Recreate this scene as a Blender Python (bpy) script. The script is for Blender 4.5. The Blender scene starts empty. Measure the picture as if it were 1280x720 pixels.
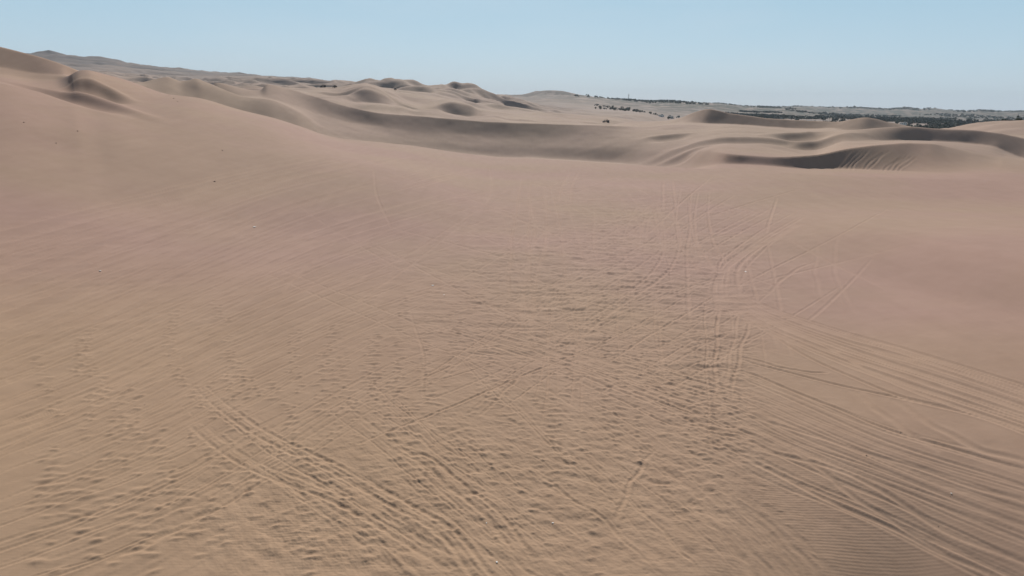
import bpy, bmesh, math, random
import numpy as np
from mathutils import Vector, Matrix
random.seed(7); rng = np.random.default_rng(7)
PI = math.pi; R = math.radians
sc = bpy.context.scene; COL = sc.collection

# ------------------------------------------------------------------ camera model (photograph 1280x720)
H = 12.0; F = 870.0; PITCH = R(14.75); ROLL = R(1.0)
fw = np.array([0, math.cos(PITCH), -math.sin(PITCH)])
r0 = np.array([1.0, 0, 0]); u0 = np.array([0, math.sin(PITCH), math.cos(PITCH)])
rt = math.cos(ROLL)*r0 + math.sin(ROLL)*u0
up = -math.sin(ROLL)*r0 + math.cos(ROLL)*u0

def ray(u, v):
    u = np.asarray(u, float); v = np.asarray(v, float)
    d = fw[:, None]*F + rt[:, None]*(u.ravel()-640) - up[:, None]*(v.ravel()-360)
    az = np.arctan2(d[0], d[1]); t = d[2]/np.hypot(d[0], d[1])
    return az.reshape(u.shape), t.reshape(u.shape)

def to_px(x, y, z):
    z = z - H
    a = fw[0]*x+fw[1]*y+fw[2]*z
    b = rt[0]*x+rt[1]*y+rt[2]*z
    c = up[0]*x+up[1]*y+up[2]*z
    a = np.where(a > 0.5, a, 0.5)
    return 640+F*b/a, 360-F*c/a

# ------------------------------------------------------------------ noise
_T = rng.random((256, 256)).astype(np.float32)*2-1
def vnoise(x, y, seed=0):
    x = x+seed*17.31; y = y+seed*9.17
    ix = np.floor(x).astype(np.int64); iy = np.floor(y).astype(np.int64)
    fx = (x-ix).astype(np.float32); fy = (y-iy).astype(np.float32)
    fx = fx*fx*fx*(fx*(fx*6-15)+10); fy = fy*fy*fy*(fy*(fy*6-15)+10)
    a = ix & 255; b = (ix+1) & 255; c = iy & 255; d = (iy+1) & 255
    return (_T[a, c]*(1-fx)+_T[b, c]*fx)*(1-fy)+(_T[a, d]*(1-fx)+_T[b, d]*fx)*fy
def fbm(x, y, o=4, seed=0, g=0.5):
    s = 0; a = 1.0; n = 0
    for i in range(o):
        s = s+a*vnoise(x, y, seed+i*3); n += a; a *= g; x = x*2.03+y*.11; y = y*2.01-x*.07
    return s/n
def sst(x, a, b):
    t = np.clip((x-a)/(b-a), 0, 1); return t*t*(3-2*t)

# ------------------------------------------------------------------ pchip
def pchip_slopes(x, y):
    h = np.diff(x); d = np.diff(y)/h; m = np.zeros_like(y)
    for i in range(1, len(x)-1):
        if d[i-1]*d[i] > 0:
            w1 = 2*h[i]+h[i-1]; w2 = h[i]+2*h[i-1]
            m[i] = (w1+w2)/(w1/d[i-1]+w2/d[i])
    m[0] = d[0]; m[-1] = d[-1]
    return m
def herm(x, y, ml, mr, q):   # ml: slope arriving from the left of knot, mr: slope leaving to the right
    k = np.clip(np.searchsorted(x, q, side='right')-1, 0, len(x)-2)
    h = x[k+1]-x[k]; t = np.clip((q-x[k])/h, 0, 1)
    return ((2*t**3-3*t**2+1)*y[k]+(t**3-2*t**2+t)*h*mr[k]+(-2*t**3+3*t**2)*y[k+1]+(t**3-t**2)*h*ml[k+1])
def pchip(x, y, q):
    m = pchip_slopes(x, y); return herm(x, y, m, m, np.clip(q, x[0], x[-1]))

# ------------------------------------------------------------------ terrain layers, near to far.
# each entry (u, r, v, s): picture column, horizontal distance in m, picture row ('z',h) gives the height directly, crest sharpness
def Z(h): return ('z', h)
LAY = []
LAY.append([(-300, 3, Z(0), 0), (640, 3, Z(0), 0), (1600, 3, Z(0), 0)])
LAY.append([(-300, 14, Z(.3), 0), (640, 14, Z(0), 0), (900, 14, Z(-.1), 0), (1100, 14, Z(-1.0), 0), (1280, 14, Z(-2.2), 0), (1600, 14, Z(-2.8), 0)])
LAY.append([(-300, 30, Z(1.6), 0), (0, 30, Z(.9), 0), (300, 30, Z(.2), 0), (640, 30, Z(0), 0), (1000, 30, Z(.0), 0), (1280, 30, Z(.35), 0), (1600, 30, Z(.8), 0)])
LAY.append([(-300, 60, Z(6.5), 0), (0, 60, Z(4.6), 0), (200, 60, Z(2.6), 0), (400, 60, Z(.9), 0), (640, 60, Z(.1), 0), (900, 58, Z(-.1), 0), (1100, 56, Z(.5), 0), (1280, 54, Z(1.7), 0), (1600, 52, Z(3), 0)])
# hollow lip on the left, plain slope elsewhere
LAY.append([(-300, 92, 76, .5), (-100, 96, 94, .6), (0, 100, 103, .75), (45, 102, 112, .8), (78, 104, 117, .85), (95, 105, 119.5, .6), (115, 106.5, 121, .35), (140, 107, 126, .1), (170, 107, 134, 0), (200, 106, 143, 0), (300, 104, 170, 0), (400, 102, 192, 0), (505, 100, 212, 0), (640, 98, Z(.2), 0), (800, 92, Z(.2), 0), (960, 86, Z(.2), 0), (1100, 84, Z(.2), 0), (1280, 86, Z(.9), 0), (1600, 90, Z(2), 0)])
# rim: spur on the left, dropping into the long edge that crosses the picture
LAY.append([(-300, 142, 62, 0), (0, 147, 92, .3), (45, 148, 99, .3), (70, 147, 99, .3), (84, 140, 96, .2), (96, 132, 88.5, .4), (103, 131, 87, .6), (109, 130, 87, .6), (131, 134, 92.5, .5), (160, 138, 100, .4), (200, 142, 111, .3), (240, 146, 122, .3), (290, 150, 137, .3), (330, 153, 148, .4), (400, 157, 167, .5), (505, 162, 181, .6), (640, 158, 197.5, .85), (800, 146, 206.5, .95), (960, 134, 215, 1), (1060, 130, 220, 1), (1180, 127, 223.5, .8), (1280, 126, 226, .4), (1600, 124, 234, .3)])
# hollow behind the rim
LAY.append([(-300, 150, 45, .2), (0, 153.5, 84, .9), (50, 154, 92, .9), (80, 155, 93.5, .8), (100, 160, Z(15.5), 0), (120, 166, Z(13.5), 0), (140, 170, Z(12.5), 0), (160, 172, Z(12), 0), (200, 176, Z(11), 0), (240, 180, Z(9.5), 0), (290, 182, Z(7.5), 0), (330, 184, Z(5.5), .2), (400, 188, Z(1.6), .2), (505, 204, Z(-.6), .2), (640, 207, Z(-2.9), .2), (760, 200, Z(-3.1), .2), (850, 172, Z(-2.2), .2), (905, 150, 205, .3), (945, 148.5, 206, .8), (1010, 149.5, 211, .9), (1060, 151, 211, .8), (1120, 150, 213.5, .6), (1180, 144, 216, .2), (1280, 140, 217, 0), (1600, 142, Z(0), 0)])
# hump D / ridge on the left, near slipface crest on the right
LAY.append([(-300, 162, 8, 1), (0, 160.5, 58.5, 1), (50, 160, 71, 1), (75, 160, 79.3, 1), (95, 163, 87, .8), (115, 180, 96, .4), (150, 194, 104, .4), (175, 200, 103, .5), (190, 203, 99.5, .6), (210, 205, 96.3, .8), (226, 206, 101, .6), (237, 207, 99.5, .6), (245, 208, 97.6, .6), (256, 208, 101, .5), (272, 208, 106, .5), (300, 208, 114.5, .5), (340, 207, 126, .5), (370, 207, 139, .4), (400, 214, 154, .2), (440, 215, 163, 0), (505, 214, 174, 0), (640, 216, 183, 0), (760, 210, 184, 0), (850, 192, 187, 0), (890, 166, 188.5, .2), (910, 153.5, 192, .7), (930, 151.5, 194, .9), (960, 151.5, 196, 1), (1020, 153.5, 193.5, 1), (1060, 157, 186, 1), (1100, 160, 181, 1), (1135, 161.5, 178.7, 1), (1162, 163, 179.5, .8), (1185, 166, 184, .4), (1215, 170, 190, .1), (1250, 170, 197, 0), (1280, 169, 200, 0), (1600, 168, 205, 0)])
LAY.append([(-300, 195, Z(18), 0), (0, 195, Z(17), 0), (90, 205, Z(12), 0), (150, 212, Z(12), 0), (210, 218, Z(12), 0), (250, 220, Z(12), 0), (300, 220, 116.5, .2), (340, 219, 125, .2), (400, 227, 143, .1), (440, 227, 154, .1), (505, 222, 163, .1), (640, 224, 171, .1), (760, 219, 173, .1), (850, 210, 174, 0), (910, 182, 179, 0), (960, 176, 184, 0), (1020, 176, Z(2.2), 0), (1060, 190, 176, 0), (1100, 203, 176, .6), (1135, 208, 175.5, 1), (1162, 209, 176, 1), (1200, 209.5, 178, 1), (1240, 208, 182, 1), (1265, 206, 192, 1), (1280, 204.5, 198, 1), (1330, 200, 206, .4), (1600, 172, 205, .4)])
# big grey slope's crest, light dune crest, right hand dune crest
LAY.append([(-300, 235, Z(15), 0), (0, 235, Z(14), 0), (150, 235, Z(13), 0), (250, 238, Z(13), .4), (272, 238, 103.2, .8), (300, 238, 108.5, .9), (325, 238, 113, .9), (334, 239, 106, .9), (345, 240, 108, .9), (360, 242, 112, .9), (400, 239, 122.5, .9), (440, 237, 134, .9), (480, 233, 142, .9), (540, 231.5, 146.8, 1), (640, 232.5, 153, 1), (700, 232, 155.5, 1), (757, 232, 157, 1), (800, 242, 158.5, .8), (860, 246, 156, .5), (880, 244, 157.5, .4), (915, 240, 156.5, .5), (960, 232, 160.5, .7), (1000, 222, 165, .9), (1017, 216, 167, .9), (1040, 214, 165, .8), (1060, 210, 163, .7), (1090, 212, 160, .6), (1130, 213, 158, .6), (1170, 214, 160.5, .7), (1210, 214, 162, .8), (1240, 214, 165, .9), (1280, 213, 172, .9), (1330, 212, 184, .8), (1600, 208, 192, .6)])
LAY.append([(-300, 270, Z(13), 0), (250, 268, Z(12), 0), (334, 270, Z(12), 0), (480, 285, Z(2), 0), (640, 300, Z(1.2), 0), (757, 300, 157.3, 0), (800, 286, 158.5, 0), (860, 281, 153.5, .4), (886, 277, 154.5, 1), (915, 276, 155.5, 1), (960, 271, 158.5, 1), (1000, 265, 161, 1), (1040, 259, 160.5, 1), (1080, 248, Z(5), 0), (1170, 250, Z(4), 0), (1280, 245, Z(2), 0), (1600, 240, Z(2), 0)])
# peak dune
LAY.append([(-300, 310, Z(13), 0), (250, 310, Z(12.5), 0), (334, 320, Z(13), 0), (400, 330, Z(9), 0), (480, 330, Z(5.5), 0), (640, 335, Z(2.9), 0), (740, 335, 155.4, 0), (765, 330, 156.6, .9), (778, 325, 153.6, 1), (800, 320, 152, 1), (830, 308, 150.8, .9), (850, 300, 147.5, .9), (868, 292, 140.5, .9), (886, 286, 136, .9), (900, 284, 138.2, .9), (915, 282.5, 141.8, 1), (940, 279, 145.5, 1), (960, 276, 148, 1), (1000, 270, 150, 1), (1045, 264, 151.8, 1), (1065, 262, 149.2, .9), (1082, 262, 146.8, .8), (1097, 264, 149.2, .8), (1120, 270, 154, .7), (1170, 285, Z(6), .4), (1280, 290, Z(5), .2), (1600, 290, Z(5), .2)])
LAY.append([(-300, 400, Z(14), 0), (250, 400, Z(13), 0), (380, 420, Z(11.5), 0), (425, 452, 122, .3), (448, 455, 128.5, 1), (478, 456, 129.5, 1), (496, 456, 131, .3), (520, 480, 135, .2), (545, 507, 133, .8), (560, 506, 139, 1), (575, 505, 143, 1), (586, 505, 144.5, 1), (598, 500, 143, .3), (615, 440, 146, 0), (640, 400, Z(2.5), 0), (740, 400, Z(1.5), 0), (800, 400, Z(-1), 0), (900, 380, Z(-6), 0), (1100, 360, Z(-6), 0), (1180, 350, Z(-3), 0), (1280, 345, Z(1), 0), (1600, 345, Z(3), 0)])
LAY.append([(-300, 500, Z(20), 0), (250, 500, Z(17), 0), (350, 490, Z(17), 0), (400, 482, Z(17), .3), (422, 478, 120, .7), (431, 476, 118, .9), (441, 474, 114, 1), (456, 472, 110, 1), (470, 472, 112.5, 1), (482, 472, 117.5, 1), (494, 474, 125.7, .7), (505, 490, 130, .5), (530, 518, 131, .4), (545, 520, 129.3, .8), (555, 521, 126, .9), (563, 522, 124.8, .9), (575, 522, 127.5, .9), (588, 521, 132.5, .9), (598, 520, 138.5, .6), (612, 520, 141, .2), (640, 520, Z(4), 0), (760, 500, Z(.5), 0), (850, 480, Z(-6), 0), (960, 470, Z(-12), 0), (1120, 460, Z(-10), 0), (1170, 450, 161, .5), (1190, 440, 158.5, .7), (1220, 425, 153, .8), (1250, 418, 151, .8), (1280, 415, 150, .8), (1330, 415, 148, .8), (1600, 415, 150, .8)])
# second line: ridge behind the dark peak, ground with the two parked buggies
LAY.append([(-300, 640, Z(24), 0), (250, 640, Z(22), 0), (330, 640, 110, .3), (380, 640, 111, .5), (400, 640, 109, .6), (425, 640, 108.6, .6), (441, 640, 106, .6), (456, 640, 104.8, .7), (465, 640, 106.8, .6), (485, 640, 113, .5), (520, 640, 120, .4), (560, 650, 126, .2), (600, 660, 137, 0), (640, 660, 141, 0), (760, 660, 147, 0), (850, 660, Z(-9), 0), (1000, 700, Z(-15), 0), (1170, 640, Z(-13), 0), (1230, 640, Z(1), 0), (1280, 640, Z(3.6), 0), (1600, 640, Z(4), 0)])
LAY.append([(-300, 800, Z(25), 0), (250, 800, Z(22), 0), (456, 820, Z(21), 0), (490, 945, 117, .3), (520, 945, 115, .4), (560, 945, 119, .4), (583, 945, 120, .4), (610, 950, 126, .2), (640, 900, 136, 0), (760, 850, Z(-2), 0), (850, 900, Z(-13), 0), (1000, 950, Z(-17), 0), (1280, 950, Z(-14), 0), (1600, 950, Z(-14), 0)])
# hills with two peaks
LAY.append([(-300, 1200, Z(60), 0), (0, 1200, Z(50), 0), (250, 1150, 103, 0), (320, 1120, 103, .2), (400, 1080, 105, .3), (470, 1050, 107, .5), (490, 1030, 107.5, .4), (520, 1000, 108.5, .4), (560, 1000, 111.5, .4), (583, 1000, 113.5, .4), (600, 1000, 116, .4), (617, 1010, 119.5, .4), (640, 1050, 124, .4), (680, 1100, 134, .2), (740, 1150, 139, 0), (800, 1150, 143, 0), (850, 1180, Z(-12), 0), (1000, 1200, Z(-13), 0), (1140, 1200, Z(-17), 0), (1280, 1250, Z(-15), 0), (1600, 1250, Z(-15), 0)])
LAY.append([(-300, 1700, Z(80), 0), (0, 1700, 82, 0), (250, 1700, 97, .2), (320, 1700, Z(60), 0), (520, 1600, Z(30), 0), (600, 1600, Z(20), 0), (640, 1600, 128, .3), (680, 1600, 130, .2), (740, 1600, 134, .2), (800, 1650, 139, 0), (850, 1700, Z(-8), 0), (1000, 1800, Z(-7), 0), (1280, 1800, Z(-8), 0), (1600, 1800, Z(-8), 0)])
# skyline
LAY.append([(-300, 2900, 50, .3), (-100, 2900, 62, .3), (35, 2900, 68, .4), (47, 2900, 68, .4), (57, 2900, 68.5, .4), (64, 2900, 68, .4), (75, 2900, 69, .4), (92, 2900, 71, .4), (112, 2900, 73, .4), (135, 2900, 74.5, .4), (160, 2900, 79, .4), (200, 2900, 84.5, .3), (250, 2900, 89.5, .3), (320, 2900, 94.8, .3), (370, 2900, 98, .3), (432, 2900, 104, .3), (480, 2900, 108, .3), (560, 2900, 115, .3), (640, 2900, 119, .3), (657, 2850, 120, .3), (674, 2800, 118, .4), (702, 2750, 119, .3), (743, 2700, 121.5, .3), (784, 2700, 125, .3), (812, 2700, 127, .3), (835, 2700, 126.5, .4), (860, 2700, 128.3, .3), (897, 2750, 129.8, .3), (928, 2900, 133.5, .3), (975, 3000, 136, .2), (1050, 3000, Z(-6), .2), (1280, 3000, Z(-10), .2), (1600, 3000, Z(-10), .2)])
LAY.append([(-300, 4800, 70, .2), (0, 4800, 78, .2), (320, 4800, 98, .2), (640, 4800, 121, .2), (784, 4800, 126.5, .2), (860, 4900, 129, .2), (897, 4900, 130.3, .2), (928, 5000, 132.5, .3), (975, 5000, 133.8, .3), (1000, 5000, 132.6, .3), (1035, 5000, 133.7, .3), (1077, 5000, 133.6, .3), (1110, 5000, 135.6, .3), (1131, 5000, 134.2, .4), (1150, 5000, 136.4, .3), (1167, 5000, 135.4, .3), (1187, 5000, 137.6, .3), (1208, 5000, 138.6, .3), (1226, 5000, 137.6, .3), (1248, 5000, 139, .3), (1280, 5000, 139.2, .3), (1600, 5000, 143, .3)])
LAY.append([(-300, 9500, Z(60), 0), (640, 9500, Z(20), 0), (1600, 9500, Z(-20), 0)])

# ------------------------------------------------------------------ grid
AZD = R(43)
az_dense = np.linspace(-AZD, AZD, 1800)
az_c = np.linspace(AZD, 2*PI-AZD, 150)[1:-1]
AZ = np.concatenate([az_dense, az_c])            # closed ring
rr = [1.5]
while rr[-1] < 9500:
    r_ = rr[-1]
    if r_ < 13: d_ = .6
    else: d_ = min((.6 if r_ < 75 else .75)*(r_*r_+144)/(12*696), 0.0055*r_)
    if 140 < r_ < 300: d_ = min(d_, .55)
    rr.append(r_+d_)
RR = np.array(rr); NR = len(RR); NA = len(AZ)
AZw = np.where(AZ > PI, AZ-2*PI, AZ)
def build_layers():
    rk = []; zk = []; sk = []
    for L in LAY:
        a = []; r_ = []; z_ = []; s_ = []
        for (u, r, v, s) in L:
            if isinstance(v, tuple):
                aa, t = ray(u, 150.0); z = v[1]
            else:
                aa, t = ray(u, v); z = H+r*float(t)
            a.append(float(aa)); r_.append(r); z_.append(z); s_.append(s)
        a = np.array(a); r_ = np.array(r_, float); z_ = np.array(z_, float); s_ = np.array(s_, float)
        zm = .5*(z_[0]+z_[-1]); rm = .5*(r_[0]+r_[-1])
        a = np.concatenate([[-PI], a, [PI]]); r_ = np.concatenate([[rm], r_, [rm]])
        z_ = np.concatenate([[zm], z_, [zm]]); s_ = np.concatenate([[0], s_, [0]])
        rk.append(pchip(a, r_, AZw)); zk.append(pchip(a, z_, AZw)); sk.append(pchip(a, s_, AZw))
    return np.array(rk), np.array(zk), np.array(sk)
RK, ZK, SK = build_layers()
def soften(A, sg):
    n = len(az_dense); k = np.arange(-int(3*sg), int(3*sg)+1); w = np.exp(-.5*(k/sg)**2); w /= w.sum()
    B = A.copy(); P = np.concatenate([np.full(len(k)//2, A[0]), A[:n], np.full(len(k)//2, A[n-1])]); B[:n] = np.convolve(P, w, 'valid'); return B
for k_ in range(len(LAY)):
    sg_ = 9 if k_ <= 4 else (4 if k_ <= 6 else 2.0)
    RK[k_] = soften(RK[k_], sg_); ZK[k_] = soften(ZK[k_], sg_); SK[k_] = soften(SK[k_], sg_)
Zg = np.zeros((NA, NR))
for j in range(NA):
    r_ = RK[:, j]; z_ = ZK[:, j]; s_ = SK[:, j]
    m = pchip_slopes(r_, z_); d = np.diff(z_)/np.diff(r_)
    ml = m.copy(); mr = m.copy()
    ml[1:] = m[1:]*(1-s_[1:])+d*s_[1:]
    mr[:-1] = m[:-1]*(1-s_[:-1])+d*s_[:-1]
    Zg[j] = herm(r_, z_, ml, mr, RR)
X = np.sin(AZ)[:, None]*RR[None]; Y = np.cos(AZ)[:, None]*RR[None]
RG = np.broadcast_to(RR[None], X.shape)

# ---- medium relief
U, V = to_px(X, Y, Zg)
inview = (Y > 1)
def blob(u, v, su, sv): return np.exp(-((U-u)/su)**2-((V-v)/sv)**2)*inview
def at(u, v, zg=None):
    """world point where the picture ray (u,v) first meets the terrain"""
    zg = Zg if zg is None else zg
    a, t = ray(u, v); a = float(a); t = float(t)
    j = (a+AZD)/(2*AZD)*(len(az_dense)-1); j0 = int(np.clip(math.floor(j), 0, len(az_dense)-2)); f = j-j0
    pz = zg[j0]*(1-f)+zg[j0+1]*f
    g = pz-(H+RR*t)
    k = np.where((g[1:] >= 0) & (RR[1:] > 6))[0]
    if len(k) == 0: k = len(RR)-2; w = 0
    else:
        k = k[0]; w = g[k]/(g[k]-g[k+1]) if g[k] < 0 else 0
    r = RR[k]+(RR[k+1]-RR[k])*w
    return np.array([r*math.sin(a), r*math.cos(a), H+r*t])
def height(x, y):
    a = math.atan2(x, y); r = math.hypot(x, y)
    j = (a+AZD)/(2*AZD)*(len(az_dense)-1); j0 = int(np.clip(math.floor(j), 0, len(az_dense)-2)); f = np.clip(j-j0, 0, 1)
    return float(np.interp(r, RR, Zg[j0])*(1-f)+np.interp(r, RR, Zg[j0+1])*f)

def hollow(u, v, rad, depth, asp=1.0, rot=0.0, lip=.35):
    p = at(u, v); dx = X-p[0]; dy = Y-p[1]
    c, s = math.cos(rot), math.sin(rot)
    a = (dx*c+dy*s)/(rad*asp); b = (-dx*s+dy*c)/rad
    q = a*a+b*b
    return -depth*np.exp(-q**1.5)+depth*lip*np.exp(-((np.sqrt(q)-1.4)/.45)**2)*sst(b, -.4, 1.2)
base = Zg.copy()
add = np.zeros_like(Zg)
# dark hollows seen beside the big grey slope and among the dunes
for (u, v, rad, dep, asp, rot) in [(836, 173, 4.2, .9, 1.2, .1), (866, 189, 3.5, .7, 1.5, -.2), (119, 108, 3.2, 1.1, 1.0, .9), (88, 117, 3.2, .9, 1.8, 0),
                                   (1003, 172, 5, 1.5, 1.6, .5), (1036, 178, 4, .9, 1.8, .3), (935, 176, 5, 1.1, 3.2, -.15), (506, 132, 12, 2.2, 1.6, 0),
                                   (425, 119, 9, 2, 1.4, 0)]:
    add += hollow(u, v, rad, dep, asp, rot)
# broad undulation on open ground, long low spurs on the left
w_mid = sst(RG, 20, 60)*(1-sst(RG, 120, 140))
add += w_mid*.35*fbm(X/38, Y/30, 3, 5)
# faint swell on the right
dd_ = V-(288+(U-950)*.25)
add += 1.5*sst(-dd_, -26, 24)*sst(U, 900, 1100)*(1-sst(RG, 62, 112))*inview
# spurs running down the left dunes
sp = np.exp(-((U-300)/190)**2)*sst(V, 95, 120)*(1-sst(V, 160, 190))*inview
add += sp*1.5*vnoise(X/14+Y/40, Y/70, 31)
add += blob(60, 150, 120, 30)*.5*vnoise(X/11, Y/14, 8)
# dune relief that grows with distance
w1 = sst(RG, 300, 420)*(1-sst(RG, 900, 1400))
rid = 1-np.abs(fbm(X/70+Y/150, Y/60, 3, 11))*2
add += w1*(rid-.6)*2.2
w2 = sst(RG, 700, 1000)*(1-sst(RG, 4200, 5200))
rid2 = 1-np.abs(fbm(X/190, Y/160, 4, 21))*2.2
hill = np.clip((700-U)/260, 0, 1)
add += w2*(rid2-.6)*(2.0+6*hill)
add += sst(RG, 720, 900)*(1-sst(RG, 1300, 1700))*(1-sst(U, 640, 760))*(1-np.abs(fbm(X/85+Y/200, Y/75, 3, 91))*2.4-.5)*8
def peak(u, r, h, rad, rot=0.0):
    a, _ = ray(u, 110.0); a = float(a); dx = X-r*math.sin(a); dy = Y-r*math.cos(a)
    d_ = np.hypot(dx, dy)/rad; th = np.arctan2(dy, dx)
    arm = 1+.35*np.cos(3*(th+rot)); q_ = np.clip(1-d_/arm, 0, 1)
    return h*q_**1.08
for (u_, r_, h_, rad_, ro_) in [(520, 1000, 9.5, 80, .3), (506, 985, 3.5, 50, 1.2), (538, 1010, 3.5, 50, .8), (583, 1000, 9, 58, 1.0), (572, 1010, 5, 50, .2), (603, 1005, 5, 45, .7), (492, 1030, 5, 60, .1), (472, 1040, 3.5, 50, .5),
                               (548, 900, 6, 60, .4), (508, 880, 5, 50, 1.5), (575, 880, 6, 48, .1), (597, 860, 5, 45, .9), (530, 800, 4.5, 50, .2), (620, 800, 3.5, 45, .3), (440, 800, 5, 60, .8), (380, 900, 6, 70, .2), (300, 900, 7, 80, .9), (670, 2650, 16, 120, .4), (702, 2650, 10, 110, .2), (64, 2890, 6, 60, 0), (47, 2880, 3, 60, .6), (90, 2880, 5, 90, .5), (80, 2870, 3, 50, .2), (112, 2880, 5, 60, .2), (128, 2880, 4, 80, .9), (150, 2880, 5, 80, .3), (185, 2890, 4, 70, .7), (228, 2890, 5, 60, .1), (262, 2890, 4, 60, .1), (300, 2890, 5, 90, .1), (345, 2890, 4, 60, .1), (385, 2890, 4, 70, .1)]:
    add += peak(u_, r_, h_, rad_, ro_)
add += sst(RG, 2000, 3000)*(1-sst(RG, 5200, 7000))*fbm(X/60, Y/240, 3, 41)*(2.5+3*hill)
add += sst(RG, 140, 190)*(1-sst(RG, 1000, 1800))*.22*fbm(X/9, Y/9, 3, 17)
Zg = Zg+add
U, V = to_px(X, Y, Zg)

# ------------------------------------------------------------------ tracks, footprints, ripples in the near field
ND = len(az_dense); daz = az_dense[1]-az_dense[0]
jmax = int(np.searchsorted(RR, 260))
ADDN = np.zeros((ND, jmax), np.float32); GRV = np.zeros((ND, jmax), np.float32); BRM = np.zeros((ND, jmax), np.float32)
XN = X[:ND, :jmax]; YN = Y[:ND, :jmax]
def window(x0, x1, y0, y1, pad):
    xs = np.array([x0-pad, x0+pad, x1-pad, x1+pad]); cx = [x0, x1]; cy = [y0, y1]
    r1 = [math.hypot(a, b) for a, b in zip(cx, cy)]
    rmin = max(1.6, min(r1)-pad); rmax = max(r1)+pad
    a1 = [math.atan2(a, b) for a, b in zip(cx, cy)]; pa = pad/rmin
    i0 = int((min(a1)-pa+AZD)/daz)-1; i1 = int((max(a1)+pa+AZD)/daz)+2
    k0 = int(np.searchsorted(RR, rmin))-1; k1 = int(np.searchsorted(RR, rmax))+1
    i0 = max(i0, 0); i1 = min(i1, ND); k0 = max(k0, 0); k1 = min(k1, jmax)
    return i0, i1, k0, k1
def carve(pts, w, dep, berm=.45, fade=True):
    n = len(pts)-1
    rm = math.hypot(*pts[n//2]); dep = dep*(1+max(0, min(rm, 140)-45)/60); w = max(w, .5*(rm*rm+144)/8352 if rm < 60 else .0018*rm+.05)
    for q in range(n):
        (x0, y0), (x1, y1) = pts[q], pts[q+1]
        i0, i1, k0, k1 = window(x0, x1, y0, y1, w*2.6)
        if i1 <= i0 or k1 <= k0: continue
        a = XN[i0:i1, k0:k1]-x0; b = YN[i0:i1, k0:k1]-y0
        dx, dy = x1-x0, y1-y0; L2 = dx*dx+dy*dy+1e-9
        t = np.clip((a*dx+b*dy)/L2, 0, 1)
        d = np.sqrt((a-t*dx)**2+(b-t*dy)**2)/w
        f = 1.0
        if fade: f = math.sin(PI*min(1, max(0, (q+.5)/n)))**.35
        g = -dep*f*np.exp(-(d/.66)**2.4)
        m = dep*f*berm*np.exp(-((d-1.25)/.45)**2)
        G = GRV[i0:i1, k0:k1]; B = BRM[i0:i1, k0:k1]
        np.minimum(G, g, out=G); np.maximum(B, m, out=B)
def cr(pts, n):
    P = np.array(pts, float); P = np.vstack([2*P[0]-P[1], P, 2*P[-1]-P[-2]])
    out = []
    m = len(P)-3; t = np.linspace(0, m-1e-6, n)
    for q in t:
        i = int(q); f = q-i; a, b, c, d = P[i:i+4]
        out.append(.5*((2*b)+(-a+c)*f+(2*a-5*b+4*c-d)*f*f+(-a+3*b-3*c+d)*f**3))
    return np.array(out)
def world_line(px):
    W = []
    for (u, v) in px:
        if v < 180: continue
        p = at(u, v)
        if math.hypot(p[0], p[1]) < 255: W.append((p[0], p[1]))
    return W
def offset(W, d):
    W = np.array(W); T = np.gradient(W, axis=0); T /= (np.linalg.norm(T, axis=1)[:, None]+1e-9)
    return [tuple(x) for x in W+d*np.stack([-T[:, 1], T[:, 0]], 1)]
def track(px, w=.16, dep=.035, pair=0.0, n=36, berm=.45, jit=.05):
    W = world_line(cr(px, n))
    if len(W) < 4: return
    # a wandering line, not a ruled one
    s = random.uniform(0, 50)
    W = [(x+jit*math.sin(s+i*.45), y+jit*math.cos(s*2+i*.37)) for i, (x, y) in enumerate(W)]
    carve(W, w, dep, berm)
    if pair: carve(offset(W, pair), w*random.uniform(.85, 1.1), dep*random.uniform(.7, 1.1), berm)
def fan(A, B, n, w=(.1, .2), dep=(.015, .04), pr=.3, cut=(0, .25), jp=3):
    A = cr(A, 40); B = cr(B, 40)
    for i in range(n):
        t = random.random(); t2 = min(1, max(0, t+random.uniform(-.12, .12)))
        k = np.linspace(t, t2, 40)[:, None]; P = A*(1-k)+B*k
        a = int(40*random.uniform(*cut)); b = 40-int(40*random.uniform(*cut))
        P = P[a:b]
        if len(P) < 5: continue
        P = P[::4] if len(P) > 12 else P[::2]
        P = P+rng.normal(0, jp, 2)
        track(P, random.uniform(*w), random.uniform(*dep), 1.5 if random.random() < pr else 0)
# -- the field of long streaks, left
C1 = [(-60, 318), (80, 280), (220, 245), (340, 215), (470, 190)]
C2 = [(-60, 415), (100, 357), (230, 307), (380, 250), (560, 205)]
C3 = [(-60, 585), (120, 510), (300, 425), (480, 350), (700, 285)]
C4 = [(-60, 760), (200, 672), (350, 590), (520, 490), (720, 420)]
fan(C1, C2, 48, (.07, .13), (.02, .045),   .2, (0, .5), 2)
fan(C2, C3, 100, (.06, .12), (.018, .042), .15, (0, .55), 3)
fan(C3, C4, 80, (.05, .11), (.01, .03), .15, (0, .6), 4)
for c in [[(-20, 398), (90, 357), (202, 319), (300, 285)], [(-20, 420), (60, 388), (150, 346), (240, 310)], [(-10, 562), (119, 508), (240, 455), (330, 415)], [(-20, 318), (40, 303), (110, 288)],
          [(137, 700), (198, 673), (260, 640)], [(0, 545), (120, 495), (250, 430)]]:
    track(c, .17, .04)
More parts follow.
